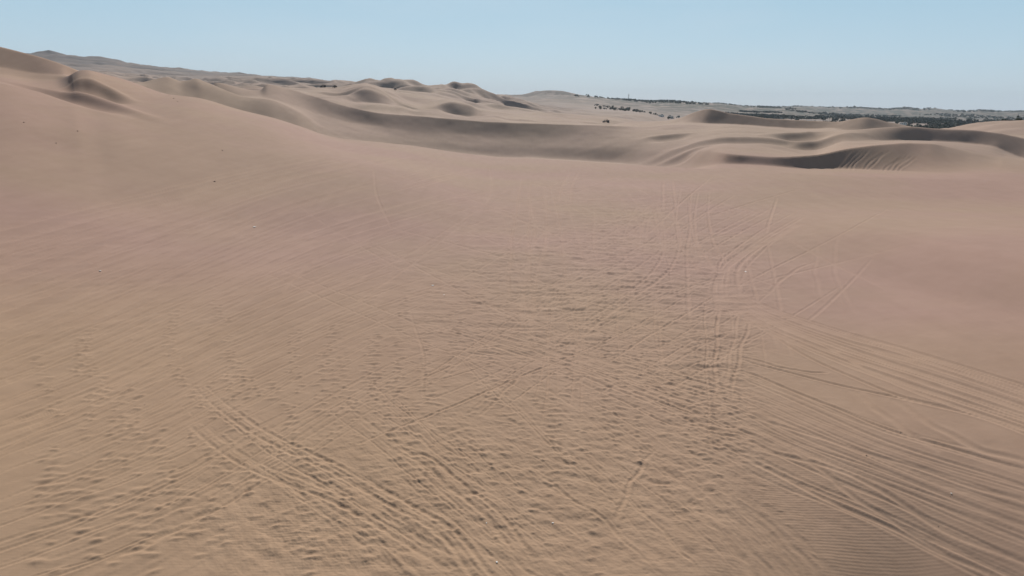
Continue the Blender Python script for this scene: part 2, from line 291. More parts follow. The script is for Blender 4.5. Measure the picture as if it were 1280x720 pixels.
# -- right hand bundles
A1 = [(895, 345), (950, 378), (1050, 413), (1160, 443), (1290, 486), (1370, 512)]
B1 = [(880, 368), (945, 412), (1040, 455), (1160, 500), (1290, 545), (1370, 575)]
fan(A1, B1, 22, (.12, .17), (.035, .06), 0, (0, .06), 2)
for c in [[(930, 388), (960, 402), (1035, 434), (1135, 487), (1290, 540)], [(930, 400), (960, 416), (1022, 452), (1110, 490), (1185, 510), (1290, 540)],
          [(930, 451), (960, 459), (1047, 481), (1135, 500), (1210, 517), (1290, 545)], [(920, 462), (960, 475), (1035, 507), (1100, 532), (1185, 560), (1290, 588)],
          [(930, 447), (990, 462), (1035, 467)]]:
    track(c, .12, .06, 0, 44)
for c in [[(1067, 490), (1100, 515), (1135, 540), (1172, 562)], [(1120, 502), (1172, 535), (1222, 560), (1290, 580)]]:
    track(c, .22, .035)
A2 = [(860, 440), (960, 478), (1100, 535), (1290, 590), (1370, 612)]
B2 = [(840, 520), (960, 590), (1110, 655), (1290, 740), (1370, 780)]
fan(A2, B2, 27, (.07, .12), (.012, .028), .15, (0, .1), 3)
for c in [[(930, 570), (960, 587), (1067, 640), (1160, 682), (1250, 726)], [(940, 560), (960, 565), (1060, 592), (1172, 657), (1290, 709)], [(990, 560), (1067, 620), (1130, 660), (1200, 705)], [(935, 520), (1040, 552), (1160, 590), (1290, 630)]]:
    track(c, .17, .032, 0, 44, .6)
# -- crossing diagonals, bottom left and centre
fan([(235, 478), (400, 583), (520, 650), (640, 745)], [(200, 500), (300, 590), (430, 690), (480, 745)], 10, (.06, .12), (.008, .022), .2, (0, .3), 4)
for c in [[(231, 529), (307, 583), (426, 633), (560, 710)], [(240, 480), (307, 538), (400, 583), (500, 640)], [(425, 595), (480, 625), (560, 680), (600, 730)], [(490, 560), (540, 590), (600, 640), (650, 700)]]:
    track(c, .12, .026, .45, 30, .6)
fan([(480, 440), (600, 540), (760, 640), (880, 745)], [(400, 500), (520, 600), (620, 690), (680, 745)], 34, (.05, .11), (.005, .02), .1, (0, .6), 8)
fan([(620, 420), (760, 500), (900, 590), (1080, 745)], [(560, 440), (680, 560), (800, 680), (850, 745)], 30, (.05, .12), (.005, .02), .1, (0, .6), 8)
fan([(900, 590), (1000, 680), (1060, 745)], [(830, 600), (920, 690), (960, 745)], 8, (.16, .26), (.012, .03), .2, (0, .3), 6)
# -- crossings "\" through the middle
fan([(560, 395), (720, 430), (860, 470), (960, 500)], [(560, 420), (700, 470), (830, 530), (960, 585)], 34, (.08, .15), (.02, .045), .2, (0, .5), 5)
# -- wheels that turned in the middle
for c, pr in [([(790, 230), (835, 262), (850, 300), (838, 335), (800, 365), (740, 410), (690, 455)], 0), ([(800, 250), (830, 290), (822, 330), (780, 370), (720, 410), (670, 455)], 0),
              ([(850, 235), (845, 285), (855, 315), (875, 338)], 1.5), ([(872, 240), (868, 290), (880, 320), (900, 345)], 1.5), ([(860, 250), (862, 280), (858, 330), (862, 400)], 0),
              ([(1005, 272), (950, 302), (914, 330), (903, 350), (906, 380)], 0), ([(1000, 280), (960, 303), (930, 325), (921, 345), (925, 380)], 0), ([(985, 280), (940, 305), (909, 332), (899, 352)], 1.5),
              ([(1025, 325), (990, 340), (958, 368)], 0), 
              ([(660, 235), (668, 290), (655, 350), (652, 420)], 0), ([(680, 235), (683, 290), (670, 350), (660, 430)], 0), ([(652, 225), (640, 300), (635, 370)], 1.5),
              ([(880, 358), (800, 404), (765, 422), (690, 455), (640, 475), (560, 510), (450, 555)], 0), ([(870, 350), (825, 372), (765, 400), (700, 430)], 0), ([(930, 350), (860, 390), (780, 440), (700, 490)], 0),
              ([(880, 370), (882, 420), (884, 480), (888, 560)], 0), ([(900, 365), (895, 430), (893, 500)], 0), ([(925, 375), (918, 420), (905, 480)], 0), ([(940, 395), (925, 440), (913, 500)], 0),
              ([(600, 520), (640, 480), (660, 460)], .5), ([(820, 560), (790, 600), (770, 650)], 0)]:
    track(c, random.uniform(.08, .12), random.uniform(.024, .04), pr, 40, .6)
for c in [[(1050, 290), (1042, 325), (1050, 360), (1070, 392)], [(1022, 305), (1019, 345), (1030, 380)]]: track(c, .07, .012, 0, 40, .5)
for i in range(7):
    o = rng.normal(0, 8, 2)
    track(np.array([(1000, 276), (950, 305), (912, 332), (902, 352), (905, 385)])+o, .13, .04)
# -- dense criss-cross under the far rim
for i in range(150):
    u = random.uniform(470, 980); v = random.uniform(202, 300)
    L = random.uniform(20, 80); an = random.choice([-.6, .55, 1.3, 1.7, .3, -.3])+random.gauss(0, .25)
    if random.random() > math.exp(-((u-760)/230)**2): continue
    du, dv = L*math.cos(an), L*.6*math.sin(an); k = random.uniform(-6, 6)
    if min(v-abs(dv), v) < 201+(u-640)*.045+9: continue
    track([(u-du, v-dv), (u+k, v), (u+du, v+dv)], random.uniform(.09, .13), random.uniform(.018, .035), random.choice([0, 1.5]), 16)
for i in range(170):
    u = random.gauss(740, 130); v = random.uniform(290, 470)
    L = random.uniform(40, 130); an = random.choice([-.55, -.4, .45, .35, 1.4])+random.gauss(0, .15)
    du, dv = L*math.cos(an), L*.8*math.sin(an); k = random.uniform(-8, 8)
    track([(u-du, v-dv), (u+k, v), (u+du, v+dv)], random.uniform(.07, .11), random.uniform(.015, .03), random.choice([0, 0, 1.5]), 20)
# -- wheel lines climbing the near slipface
for (ax, ay, bx, by) in [(1074, 190, 1052, 211), (1080, 190, 1058, 212), (1086, 189, 1064, 213), (1112, 189, 1084, 214), (1106, 190, 1078, 213), (1140, 196, 1116, 214), (1134, 195, 1110, 214), (1129, 196, 1104, 214), (1146, 198, 1124, 214)]:
    track([(ax, ay), ((ax+bx)/2-3, (ay+by)/2), (bx, by)], .15, .02, 0, 22, .9, .12)

# footprints
PIT = []
def foot(x, y, th, s=1.0, dep=.07):
    s *= 1.0
    i0, i1, k0, k1 = window(x, x, y, y, .5*s)
    if i1 <= i0 or k1 <= k0: return
    a = XN[i0:i1, k0:k1]-x; b = YN[i0:i1, k0:k1]-y
    R_ = math.hypot(x, y); ux, uy = x/R_, y/R_
    rr_ = a*ux+b*uy; ll = a*uy-b*ux; sl_ = .14*s*random.uniform(.8, 1.2); sr_ = .075*s; k_ = random.uniform(-.35, .35)
    rr_ = rr_-k_*ll
    g = -dep*.16*np.exp(-(ll/sl_)**2-((rr_-.06*s)/sr_)**2)
    m = dep*.55*np.exp(-(ll/(sl_*1.2))**2-((rr_+.15*s)/(sr_*1.05))**2)+dep*.1*np.exp(-(ll/(sl_*1.6))**2-((rr_-.3*s)/(sr_*1.3))**2)
    GRV[i0:i1, k0:k1] += g; ADDN[i0:i1, k0:k1] += m
def trail(px, step=.62, dep=.07, s=1.0, gap=.12):
    W = world_line(cr(px, 30))
    if len(W) < 3: return
    W = np.array(W); seg = np.linalg.norm(np.diff(W, axis=0), axis=1); cs = np.concatenate([[0], np.cumsum(seg)])
    d = 0; side = 1
    while d < cs[-1]:
        x = np.interp(d, cs, W[:, 0]); y = np.interp(d, cs, W[:, 1]); x2 = np.interp(d+.3, cs, W[:, 0]); y2 = np.interp(d+.3, cs, W[:, 1])
        th = math.atan2(y2-y, x2-x) if (x2-x, y2-y) != (0, 0) else 0
        foot(x-math.sin(th)*gap*side+random.gauss(0, .05), y+math.cos(th)*gap*side+random.gauss(0, .05), th+random.gauss(0, .2), s*random.uniform(.8, 1.15), dep*random.uniform(.6, 1.15))
        side = -side; d += step*random.uniform(.85, 1.15)
TR = [[(221, 386), (213, 412), (213, 440), (220, 460), (236, 486), (262, 512), (288, 531), (312, 541)], [(266, 374), (275, 391), (287, 407)],
      [(98, 595), (100, 622), (105, 645), (112, 665), (125, 690), (140, 720)], [(44, 618), (50, 652), (52, 672), (57, 700), (68, 722)],
      [(143, 618), (165, 655), (185, 688), (212, 722)], [(107, 415), (101, 447), (97, 470)], [(262, 628), (275, 655), (282, 668)], [(312, 600), (322, 622), (332, 645)],
      [(508, 362), (502, 400), (497, 440), (500, 480), (512, 530), (518, 575)], [(620, 353), (600, 372), (585, 390), (574, 405), (568, 425), (560, 450)],
      [(530, 385), (535, 430), (532, 470), (545, 505), (560, 535), (572, 558), (586, 580), (600, 625)], [(338, 477), (350, 498), (372, 535)],
      [(750, 395), (757, 440), (778, 470), (795, 505), (800, 545), (795, 580)], [(700, 430), (712, 470), (735, 500)], [(235, 545), (262, 566), (290, 585), (330, 600)],
      [(306, 545), (345, 560), (400, 583)], [(420, 405), (410, 440), (400, 480), (405, 520)], [(470, 420), (466, 470), (480, 520), (500, 560)], [(620, 430), (612, 470), (622, 520)],
      [(660, 490), (690, 520), (700, 560), (740, 610)], [(118, 490), (112, 520), (108, 550)], [(170, 610), (200, 640), (235, 680)], [(380, 560), (410, 600), (450, 650), (470, 700)],
      [(280, 440), (300, 470), (318, 500)], [(60, 560), (64, 590), (70, 620)], [(230, 620), (250, 660), (262, 700)], [(345, 640), (380, 680), (395, 715)]]
for t_ in TR: trail(t_, dep=.095, s=1.05)
for i in range(60):
    u = random.gauss(620, 150); v = random.uniform(350, 640); P = [(u, v)]
    for k in range(3): u += random.uniform(-45, 45); v += random.uniform(8, 45); P.append((u, v))
    trail(P, dep=random.uniform(.035, .07), s=random.uniform(.75, 1.15))
for i in range(26):
    u = random.uniform(40, 480); v = random.uniform(400, 620)
    trail([(u, v), (u+random.uniform(-10, 20), v+35), (u+random.uniform(0, 50), v+80)], dep=.075, s=1.0)
# trampled column right of centre
for k in range(15):
    u = 868+k*4.6+random.gauss(0, 3); v0 = random.uniform(360, 440)
    trail([(u-4, v0), (u, v0+50), (u+random.uniform(-6, 6), v0+110), (u+random.uniform(-8, 8), min(590, v0+180))], step=.55, dep=.045, s=random.uniform(.8, 1.2), gap=.25)
for k in range(10):
    u = random.uniform(750, 850); v0 = random.uniform(400, 480)
    trail([(u-4, v0), (u+6, v0+45), (u+10, v0+90)], step=.6, dep=.06, s=1.0, gap=.18)

GRV = np.maximum(GRV, -.042-.04*sst(RG[:ND, :jmax], 60, 120))
DET = GRV+BRM*(1-np.clip(-GRV/.02, 0, 1))+.045*np.tanh(ADDN/.045)
# wind-worn wavelets and chop
UN = U[:ND, :jmax]; VN = V[:ND, :jmax]
def nb(u, v, su, sv): return np.exp(-((UN-u)/su)**2-((VN-v)/sv)**2)
fin = (1-sst(RG[:ND, :jmax], 130, 150))
m_wave = np.clip(nb(760, 330, 190, 85)+.5*nb(640, 400, 160, 70)+.7*nb(880, 440, 60, 90)+.35*nb(800, 250, 220, 40), 0, 1)
wv = fbm(XN/1.35+YN/9, YN/.55-XN/14, 4, 51, .6)
DET += m_wave*.095*wv*fin
m_str = np.clip(sst(640-UN, 0, 260), 0, 1)*sst(VN, 215, 290)
DET += m_str*.022*fbm((XN*.56+YN*.83)/7, (XN*.83-YN*.56)/.55, 3, 57, .6)*fin
m_chop = np.clip(nb(700, 620, 290, 150)+.8*nb(420, 660, 180, 80)+.7*nb(890, 500, 60, 110), 0, 1)
DET += m_chop*fin*(.05*fbm((XN*.62-YN*.78)/.95, (XN*.78+YN*.62)/.42, 4, 61, .6)+.03*fbm(XN/.5, YN/.3, 3, 67, .6))
DET += .012*fbm(XN/1.3, YN/1.0, 3, 71)*fin*sst(VN, 300, 420)
Zg[:ND, :jmax] += DET

# ------------------------------------------------------------------ materials
def mat(name, col, rough=.8, spec=.2, metal=0.0):
    m = bpy.data.materials.new(name); m.use_nodes = True; b = m.node_tree.nodes['Principled BSDF']
    b.inputs['Base Color'].default_value = (*col, 1); b.inputs['Roughness'].default_value = rough
    b.inputs['Specular IOR Level'].default_value = spec; b.inputs['Metallic'].default_value = metal
    return m
def noisy(name, c1, c2, scale, rough=.85, spec=.15, bump=0.0):
    m = mat(name, c1, rough, spec); nt = m.node_tree; N = nt.nodes; b = N['Principled BSDF']
    tc = N.new('ShaderNodeTexCoord'); n = N.new('ShaderNodeTexNoise'); n.inputs['Scale'].default_value = scale; n.inputs['Detail'].default_value = 4
    nt.links.new(tc.outputs['Object'], n.inputs['Vector'])
    r = N.new('ShaderNodeValToRGB'); r.color_ramp.elements[0].position = .35; r.color_ramp.elements[1].position = .65
    r.color_ramp.elements[0].color = (*c1, 1); r.color_ramp.elements[1].color = (*c2, 1)
    nt.links.new(n.outputs['Fac'], r.inputs['Fac']); nt.links.new(r.outputs['Color'], b.inputs['Base Color'])
    if bump:
        bp = N.new('ShaderNodeBump'); bp.inputs['Strength'].default_value = bump; nt.links.new(n.outputs['Fac'], bp.inputs['Height']); nt.links.new(bp.outputs['Normal'], b.inputs['Normal'])
    return m
def sand_material():
    m = bpy.data.materials.new('sand'); m.use_nodes = True; nt = m.node_tree; N = nt.nodes; L = nt.links
    b = N['Principled BSDF']; b.inputs['Roughness'].default_value = .95; b.inputs['Specular IOR Level'].default_value = .1
    g = N.new('ShaderNodeNewGeometry')
    def noise(scale, det=3, vec=None, rough=.5):
        n = N.new('ShaderNodeTexNoise'); n.inputs['Scale'].default_value = scale; n.inputs['Detail'].default_value = det; n.inputs['Roughness'].default_value = rough
        L.new(vec if vec else g.outputs['Position'], n.inputs['Vector']); return n.outputs['Fac']
    def ramp(fac, p0, p1, c0=(0, 0, 0), c1=(1, 1, 1)):
        r = N.new('ShaderNodeValToRGB'); r.color_ramp.elements[0].position = p0; r.color_ramp.elements[1].position = p1
        r.color_ramp.elements[0].color = (*c0, 1); r.color_ramp.elements[1].color = (*c1, 1); L.new(fac, r.inputs['Fac']); return r.outputs['Color']
    def mix(f, a, c, mode='MIX'):
        x = N.new('ShaderNodeMix'); x.data_type = 'RGBA'; x.blend_type = mode
        if isinstance(f, float): x.inputs[0].default_value = f
        else: L.new(f, x.inputs[0])
        for s, k in ((a, 6), (c, 7)):
            if isinstance(s, tuple): x.inputs[k].default_value = (*s, 1)
            else: L.new(s, x.inputs[k])
        return x.outputs[2]
    def math_(op, a, c=None):
        x = N.new('ShaderNodeMath'); x.operation = op
        for s, k in ((a, 0), (c, 1)):
            if s is None: continue
            if isinstance(s, (int, float)): x.inputs[k].default_value = s
            else: L.new(s, x.inputs[k])
        return x.outputs[0]
    pink = SAND_PINK; ochre = SAND_OCHRE
    ln = N.new('ShaderNodeVectorMath'); ln.operation = 'LENGTH'; vo = N.new('ShaderNodeVectorMath'); vo.inputs[1].default_value = (12, -6, 0); L.new(g.outputs['Position'], vo.inputs[0]); L.new(vo.outputs[0], ln.inputs[0])
    warm = ramp(math_('ADD', math_('MULTIPLY', ln.outputs['Value'], 1/70), math_('MULTIPLY', noise(.05, 3), .35)), .40, .85)  # yellow colour cast of the view, painted into the sand near the camera
    c = mix(ramp(noise(.035, 4), .4, .6), pink, ochre); c = mix(warm, (.376, .254, .168), c)
    c = mix(ramp(noise(.6, 5, rough=.65), .3, .7), c, mix(1.0, c, (.93, .92, .91), 'MULTIPLY'))
    c = mix(ramp(noise(14, 3), .35, .75), c, mix(1.0, c, (1.05, 1.04, 1.03), 'MULTIPLY'))
    aw = N.new('ShaderNodeAttribute'); aw.attribute_name = 'worn'
    c = mix(aw.outputs['Fac'], c, mix(1.0, c, (1.22, 1.22, 1.2), 'MULTIPLY'))
    ab = N.new('ShaderNodeAttribute'); ab.attribute_name = 'beige'
    c = mix(ab.outputs['Fac'], c, mix(ramp(noise(.02, 4), .4, .6), (.365, .262, .205), (.375, .275, .205)))
    ms = N.new('ShaderNodeMapping'); ms.inputs['Rotation'].default_value = (0, 0, R(24)); ms.inputs['Scale'].default_value = (.9, .12, .5); L.new(g.outputs['Position'], ms.inputs['Vector'])
    c = mix(ramp(noise(1.0, 5, ms.outputs['Vector'], .65), .38, .66), c, mix(1.0, c, (.95, .945, .94), 'MULTIPLY'))
    # distant ground: paler grey gravelly sand and scrub
    at_ = N.new('ShaderNodeAttribute'); at_.attribute_name = 'far'
    av = N.new('ShaderNodeAttribute'); av.attribute_name = 'scrub'
    ak = N.new('ShaderNodeAttribute'); ak.attribute_name = 'rock'
    c = mix(at_.outputs['Fac'], c, mix(ramp(noise(.006, 4), .4, .62), FAR_A, FAR_B))
    c = mix(math_('MULTIPLY', ak.outputs['Fac'], ramp(noise(.004, 5, rough=.6), .3, .65)), c, (.15, .125, .12))
    n2 = noise(.02, 6, rough=.7); thr = ramp(n2, .42, .50)
    c = mix(math_('MULTIPLY', av.outputs['Fac'], thr), c, (.055, .06, .045))
    L.new(c, b.inputs['Base Color'])
    # wind ripples as bump, only where the sand is close to origin (they are a hand's breadth apart)
    mp = N.new('ShaderNodeMapping'); mp.inputs['Rotation'].default_value = (0, 0, R(84)); L.new(g.outputs['Position'], mp.inputs['Vector'])
    w = N.new('ShaderNodeTexWave'); w.wave_type = 'BANDS'; w.inputs['Scale'].default_value = 2.6; w.inputs['Distortion'].default_value = 1.6; w.inputs['Detail'].default_value = 1.0; w.inputs['Detail Scale'].default_value = .5
    L.new(mp.outputs['Vector'], w.inputs['Vector'])
    ar = N.new('ShaderNodeAttribute'); ar.attribute_name = 'ripple'
    hgt = math_('MULTIPLY', math_('MULTIPLY', w.outputs['Fac'], ar.outputs['Fac']), .004)
    an = N.new('ShaderNodeAttribute'); an.attribute_name = 'near'
    gr = math_('MULTIPLY', math_('MULTIPLY', noise(3.2, 5, rough=.65), an.outputs['Fac']), .035)
    bp = N.new('ShaderNodeBump'); bp.inputs['Strength'].default_value = 1; bp.inputs['Distance'].default_value = 1
    L.new(math_('ADD', hgt, gr), bp.inputs['Height']); L.new(bp.outputs['Normal'], b.inputs['Normal'])
    return m
SAND_PINK = (.368, .240, .192); SAND_OCHRE = (.366, .251, .184)
FAR_A = (.33, .25, .205); FAR_B = (.26, .21, .185)
M_SAND = sand_material()

def tag(o, label=None, cat=None, group=None, kind=None):
    if label: o['label'] = label
    if cat: o['category'] = cat
    if group: o['group'] = group
    if kind: o['kind'] = kind
    return o

# ------------------------------------------------------------------ terrain meshes
def grid_mesh(name, k0, k1, cap=False):
    n = k1-k0; co = np.empty((NA, n, 3), np.float32)
    co[..., 0] = X[:, k0:k1]; co[..., 1] = Y[:, k0:k1]; co[..., 2] = Zg[:, k0:k1]
    me = bpy.data.meshes.new(name); me.vertices.add(NA*n); me.vertices.foreach_set('co', co.ravel())
    a = np.arange(NA); b = (a+1) % NA; k = np.arange(n-1)
    q = np.stack([a[:, None]*n+k, a[:, None]*n+k+1, b[:, None]*n+k+1, b[:, None]*n+k], -1).reshape(-1, 4)
    loops = q.ravel(); starts = np.arange(len(q))*4
    if cap:
        c = (np.arange(NA)*n)
        loops = np.concatenate([loops, c]); starts = np.concatenate([starts, [len(q)*4]])
    me.loops.add(len(loops)); me.loops.foreach_set('vertex_index', loops.astype(np.int32))
    me.polygons.add(len(starts)); me.polygons.foreach_set('loop_start', starts.astype(np.int32))
    me.update(calc_edges=True); me.polygons.foreach_set('use_smooth', np.ones(len(starts), bool))
    for nm, arr in (('far', FARM), ('scrub', SCRUB), ('ripple', RIP), ('near', NEARM), ('rock', ROCK), ('beige', sst(RG, 125, 210)*.85), ('worn', WORN)):
        at_ = me.attributes.new(nm, 'FLOAT', 'POINT'); at_.data.foreach_set('value', np.ascontiguousarray(arr[:, k0:k1]).astype(np.float32).ravel())
    me.materials.append(M_SAND); me.update()
    o = bpy.data.objects.new(name, me); COL.objects.link(o); return tag(o, kind='structure')
FARM = sst(RG, 600, 1500)*.9
SCRUB = sst(RG, 1300, 2600)*np.clip(.25+sst(U, 560, 900), 0, 1)*.95*inview+.0
NEARM = (1-sst(RG, 45, 120))*(.25+.75*np.clip(blob(700, 600, 320, 170)+.6*blob(350, 650, 200, 90), 0, 1))
RIP = (1-sst(RG, 18, 34))*np.clip(.2+blob(1020, 660, 150, 90)+blob(370, 660, 120, 60)*.5-.15*blob(640, 600, 150, 100), 0, 1)
ROCK = sst(RG, 1500, 2400)*(1-sst(U, 420, 700))*inview
WORN = np.zeros_like(Zg); WORN[:ND, :jmax] = np.clip(-GRV/.02, 0, 1)*.22+np.clip(BRM/.03, 0, 1)*.2
RIP[:ND, :jmax] *= 1-np.clip(WORN[:ND, :jmax]*4, 0, 1)
ks = int(np.searchsorted(RR, 700))
grid_mesh('sand_dunes', 0, ks+1, True)
grid_mesh('distant_hills', ks, NR)

# ------------------------------------------------------------------ small helpers for objects
def link(name, me, m, parent=None):
    if m: me.materials.append(m)
    o = bpy.data.objects.new(name, me); COL.objects.link(o)
    if parent: o.parent = parent
    return o
def fin_bm(bm, name, m, parent=None, smooth=False):
    me = bpy.data.meshes.new(name); bm.normal_update(); bm.to_mesh(me); bm.free()
    if smooth:
        me.polygons.foreach_set('use_smooth', np.ones(len(me.polygons), bool))
    return link(name, me, m, parent)
def box(bm, c, s, rz=0, taper=1.0):
    v = []
    for dz in (-.5, .5):
        k = taper if dz > 0 else 1
        for dx, dy in ((-.5, -.5), (.5, -.5), (.5, .5), (-.5, .5)):
            x, y = dx*s[0]*k, dy*s[1]*k
            v.append(bm.verts.new((c[0]+x*math.cos(rz)-y*math.sin(rz), c[1]+x*math.sin(rz)+y*math.cos(rz), c[2]+dz*s[2])))
    for f in ((3, 2, 1, 0), (4, 5, 6, 7), (0, 1, 5, 4), (1, 2, 6, 5), (2, 3, 7, 6), (3, 0, 4, 7)): bm.faces.new([v[i] for i in f])
def tube(bm, a, b, ra, rb=None, n=6):
    a = Vector(a); b = Vector(b); rb = ra if rb is None else rb
    d = (b-a).normalized(); s = d.orthogonal().normalized(); t = d.cross(s)
    va = [bm.verts.new(a+ra*(math.cos(2*PI*i/n)*s+math.sin(2*PI*i/n)*t)) for i in range(n)]
    vb = [bm.verts.new(b+rb*(math.cos(2*PI*i/n)*s+math.sin(2*PI*i/n)*t)) for i in range(n)]
    for i in range(n): bm.faces.new((va[i], va[(i+1) % n], vb[(i+1) % n], vb[i]))
    bm.faces.new(va[::-1]); bm.faces.new(vb)
def empty(name, loc, rz=0):
    o = bpy.data.objects.new(name, None); COL.objects.link(o); o.location = loc; o.rotation_euler = (0, 0, rz); o.empty_display_size = .3; return o
def copy_tree(o, parent=None):
    c = o.copy(); COL.objects.link(c)
    if parent: c.parent = parent
    for ch in [x for x in list(bpy.data.objects) if x.parent == o]: copy_tree(ch, c)
    return c

# ------------------------------------------------------------------ dune buggies
M_TUBE = mat('black_tube_steel', (.02, .02, .022), .5, .4); M_TYRE = mat('tyre_rubber', (.015, .015, .015), .9)
M_RIM = mat('rim_steel', (.12, .12, .12), .4, .5, .8); M_SEAT = mat('seat_vinyl', (.03, .03, .035), .6)
M_LAMP = mat('lamp_glass', (.5, .5, .45), .2, .5)
def make_buggy(body_col):
    root = empty('dune_buggy', (0, 0, 0))
    mb = mat('body_panel', body_col, .45, .4)
    bm = bmesh.new(); box(bm, (0, 0, .62), (1.35, 3.3, .30)); box(bm, (0, 1.75, .66), (1.1, .7, .26), 0, .6); box(bm, (0, -1.5, .95), (1.25, .7, .5), 0, .8)
    box(bm, (0.68, .1, .92), (.05, 2.2, .34)); box(bm, (-.68, .1, .92), (.05, 2.2, .34)); fin_bm(bm, 'body', mb, root)
    bm = bmesh.new(); q = .035
    for s in (-1, 1):
        P = [(s*.68, 1.3, .95), (s*.62, .75, 1.85), (s*.62, -.55, 1.95), (s*.66, -1.4, 1.15)]
        for a, b in zip(P, P[1:]): tube(bm, a, b, q)
        tube(bm, (s*.67, -.5, .8), (s*.62, -.55, 1.95), q)
    for y, z, h in ((.75, 1.85, .62), (-.55, 1.95, .62), (1.3, .95, .68), (-1.4, 1.15, .66)): tube(bm, (-h, y, z), (h, y, z), q)
    tube(bm, (-.62, .75, 1.85), (.62, -.55, 1.95), q*.8)
    fin_bm(bm, 'roll_cage', M_TUBE, root)
    for y in (.25, -.65):
        for s in (-.33, .33):
            bm = bmesh.new(); box(bm, (s, y, .85), (.48, .5, .14)); box(bm, (s, y-.27, 1.2), (.46, .12, .65), 0, .85); fin_bm(bm, 'seat', M_SEAT, root)
    for y, rad, wd in ((1.45, .38, .28), (-1.25, .46, .38)):
        for s in (-1, 1):
            bm = bmesh.new(); tube(bm, (s*(.95-wd/2), y, rad), (s*(.95+wd/2), y, rad), rad, rad, 18); w = fin_bm(bm, 'wheel', M_TYRE, root)
            bm = bmesh.new(); tube(bm, (s*(.95+wd/2), y, rad), (s*(.95+wd/2+.02), y, rad), rad*.55, rad*.5, 12); fin_bm(bm, 'rim', M_RIM, w)
    bm = bmesh.new()
    bm.free()
    for y, z in ((1.45, .38), (-1.25, .46)):
        bm = bmesh.new(); tube(bm, (-.9, y, z), (.9, y, z), .05); fin_bm(bm, 'axle', M_TUBE, root)
    for s in (-.35, .35):
        bm = bmesh.new(); tube(bm, (s, 2.05, .78), (s, 2.14, .78), .09, .1, 10); fin_bm(bm, 'headlight', M_LAMP, root)
    bm = bmesh.new(); tube(bm, (0, -1.85, .8), (0, -1.95, 1.2), .1, .08, 8); box(bm, (0, -1.6, 1.3), (.7, .35, .2)); fin_bm(bm, 'engine', M_TUBE, root)
    return root
def seat_on(o, u, v, rz, lift=0.0, sc_=1.0):
    p = at(u, v); o.location = (p[0], p[1], height(p[0], p[1])+lift); o.rotation_euler = (0, 0, rz); o.scale = (sc_,)*3; return p
# make the buggies' own sub-objects unscaled where possible
b1 = make_buggy((.018, .006, .006)); seat_on(b1, 757.5, 153.2, R(70), 0, 1.25)
tag(b1, 'dark dune buggy alone on the pale flat beyond the grey slope', 'dune buggy', 'dune buggies out on the sand')
b2 = copy_tree(b1); seat_on(b2, 404, 109.0, R(95), 0, 1.25)
tag(b2, 'larger looking left one of two black dune buggies parked on the far ridge', 'dune buggy', 'dune buggies out on the sand')
b3 = copy_tree(b1); seat_on(b3, 418.5, 109.2, R(60), 0, 1.0)
tag(b3, 'smaller looking right one of two black dune buggies parked on the far ridge', 'dune buggy', 'dune buggies out on the sand')
b4 = copy_tree(b1); seat_on(b4, 494, 112.2, R(20), 0, 1.0)
tag(b4, 'tiny dark dune buggy up on the hillside left of the highest dune peak', 'dune buggy', 'dune buggies out on the sand')

# ------------------------------------------------------------------ trees
M_BARK = noisy('bark', (.10, .07, .05), (.16, .12, .09), 3)
M_LEAF = [noisy('leaf_a', (.030, .042, .020), (.055, .065, .032), 1.2), noisy('leaf_b', (.028, .036, .024), (.045, .055, .035), 1.0), noisy('leaf_c', (.05, .055, .03), (.085, .085, .05), 1.3)]
def crown_bm(h, w, n, low=.3, seed=0):
    rn = random.Random(seed); bm = bmesh.new()
    cl = [(rn.gauss(0, w*.26), rn.gauss(0, w*.26), h*rn.uniform(low+.12, .9), w*rn.uniform(.16, .3)) for _ in range(9)]
    for i in range(n):
        cx, cy, cz, cr_ = rn.choice(cl)
        d = Vector((rn.gauss(0, 1), rn.gauss(0, 1), rn.gauss(0, .8))).normalized()*cr_*rn.uniform(.55, 1.05)
        p = Vector((cx, cy, cz))+d; nr = (d+Vector((rn.gauss(0, .3), rn.gauss(0, .3), .4))).normalized()
        s = nr.orthogonal().normalized(); t = nr.cross(s); q = w*rn.uniform(.05, .1); a0 = rn.random()*6
        vs = [bm.verts.new(p+q*(math.cos(a0+k*PI/2)*s*1.3+math.sin(a0+k*PI/2)*t)) for k in range(4)]
        bm.faces.new(vs)
    return bm
def trunk_bm(h, w, seed=0):
    rn = random.Random(seed); bm = bmesh.new(); top = Vector((rn.gauss(0, .2), rn.gauss(0, .2), h*.5))
    tube(bm, (0, 0, -.6), top, w*.045, w*.028, 7)
    for i in range(5):
        a = i*1.3+rn.random(); e = top+Vector((math.cos(a)*w*.28, math.sin(a)*w*.28, h*rn.uniform(.15, .35)))
        tube(bm, top*rn.uniform(.75, 1), e, w*.02, w*.008, 5)
    return bm
def palm_bm(h, seed=0):
    rn = random.Random(seed); bm = bmesh.new()
    for i in range(26):
        a = rn.random()*2*PI; el = rn.uniform(-.5, 1.1); L = rn.uniform(2.0, 2.8); p = Vector((0, 0, h)); d = Vector((math.cos(a)*math.cos(el), math.sin(a)*math.cos(el), math.sin(el)))
        sd = Vector((-math.sin(a), math.cos(a), 0)); prev = None
        for k in range(6):
            wd = .38*math.sin(PI*(k+.6)/6.4); l_, r_ = bm.verts.new(p-sd*wd), bm.verts.new(p+sd*wd)
            if prev: bm.faces.new((prev[0], prev[1], r_, l_))
            prev = (l_, r_); p = p+d*L/5; d = (d+Vector((0, 0, -.28))).normalized()
    return bm
PROTO = {}
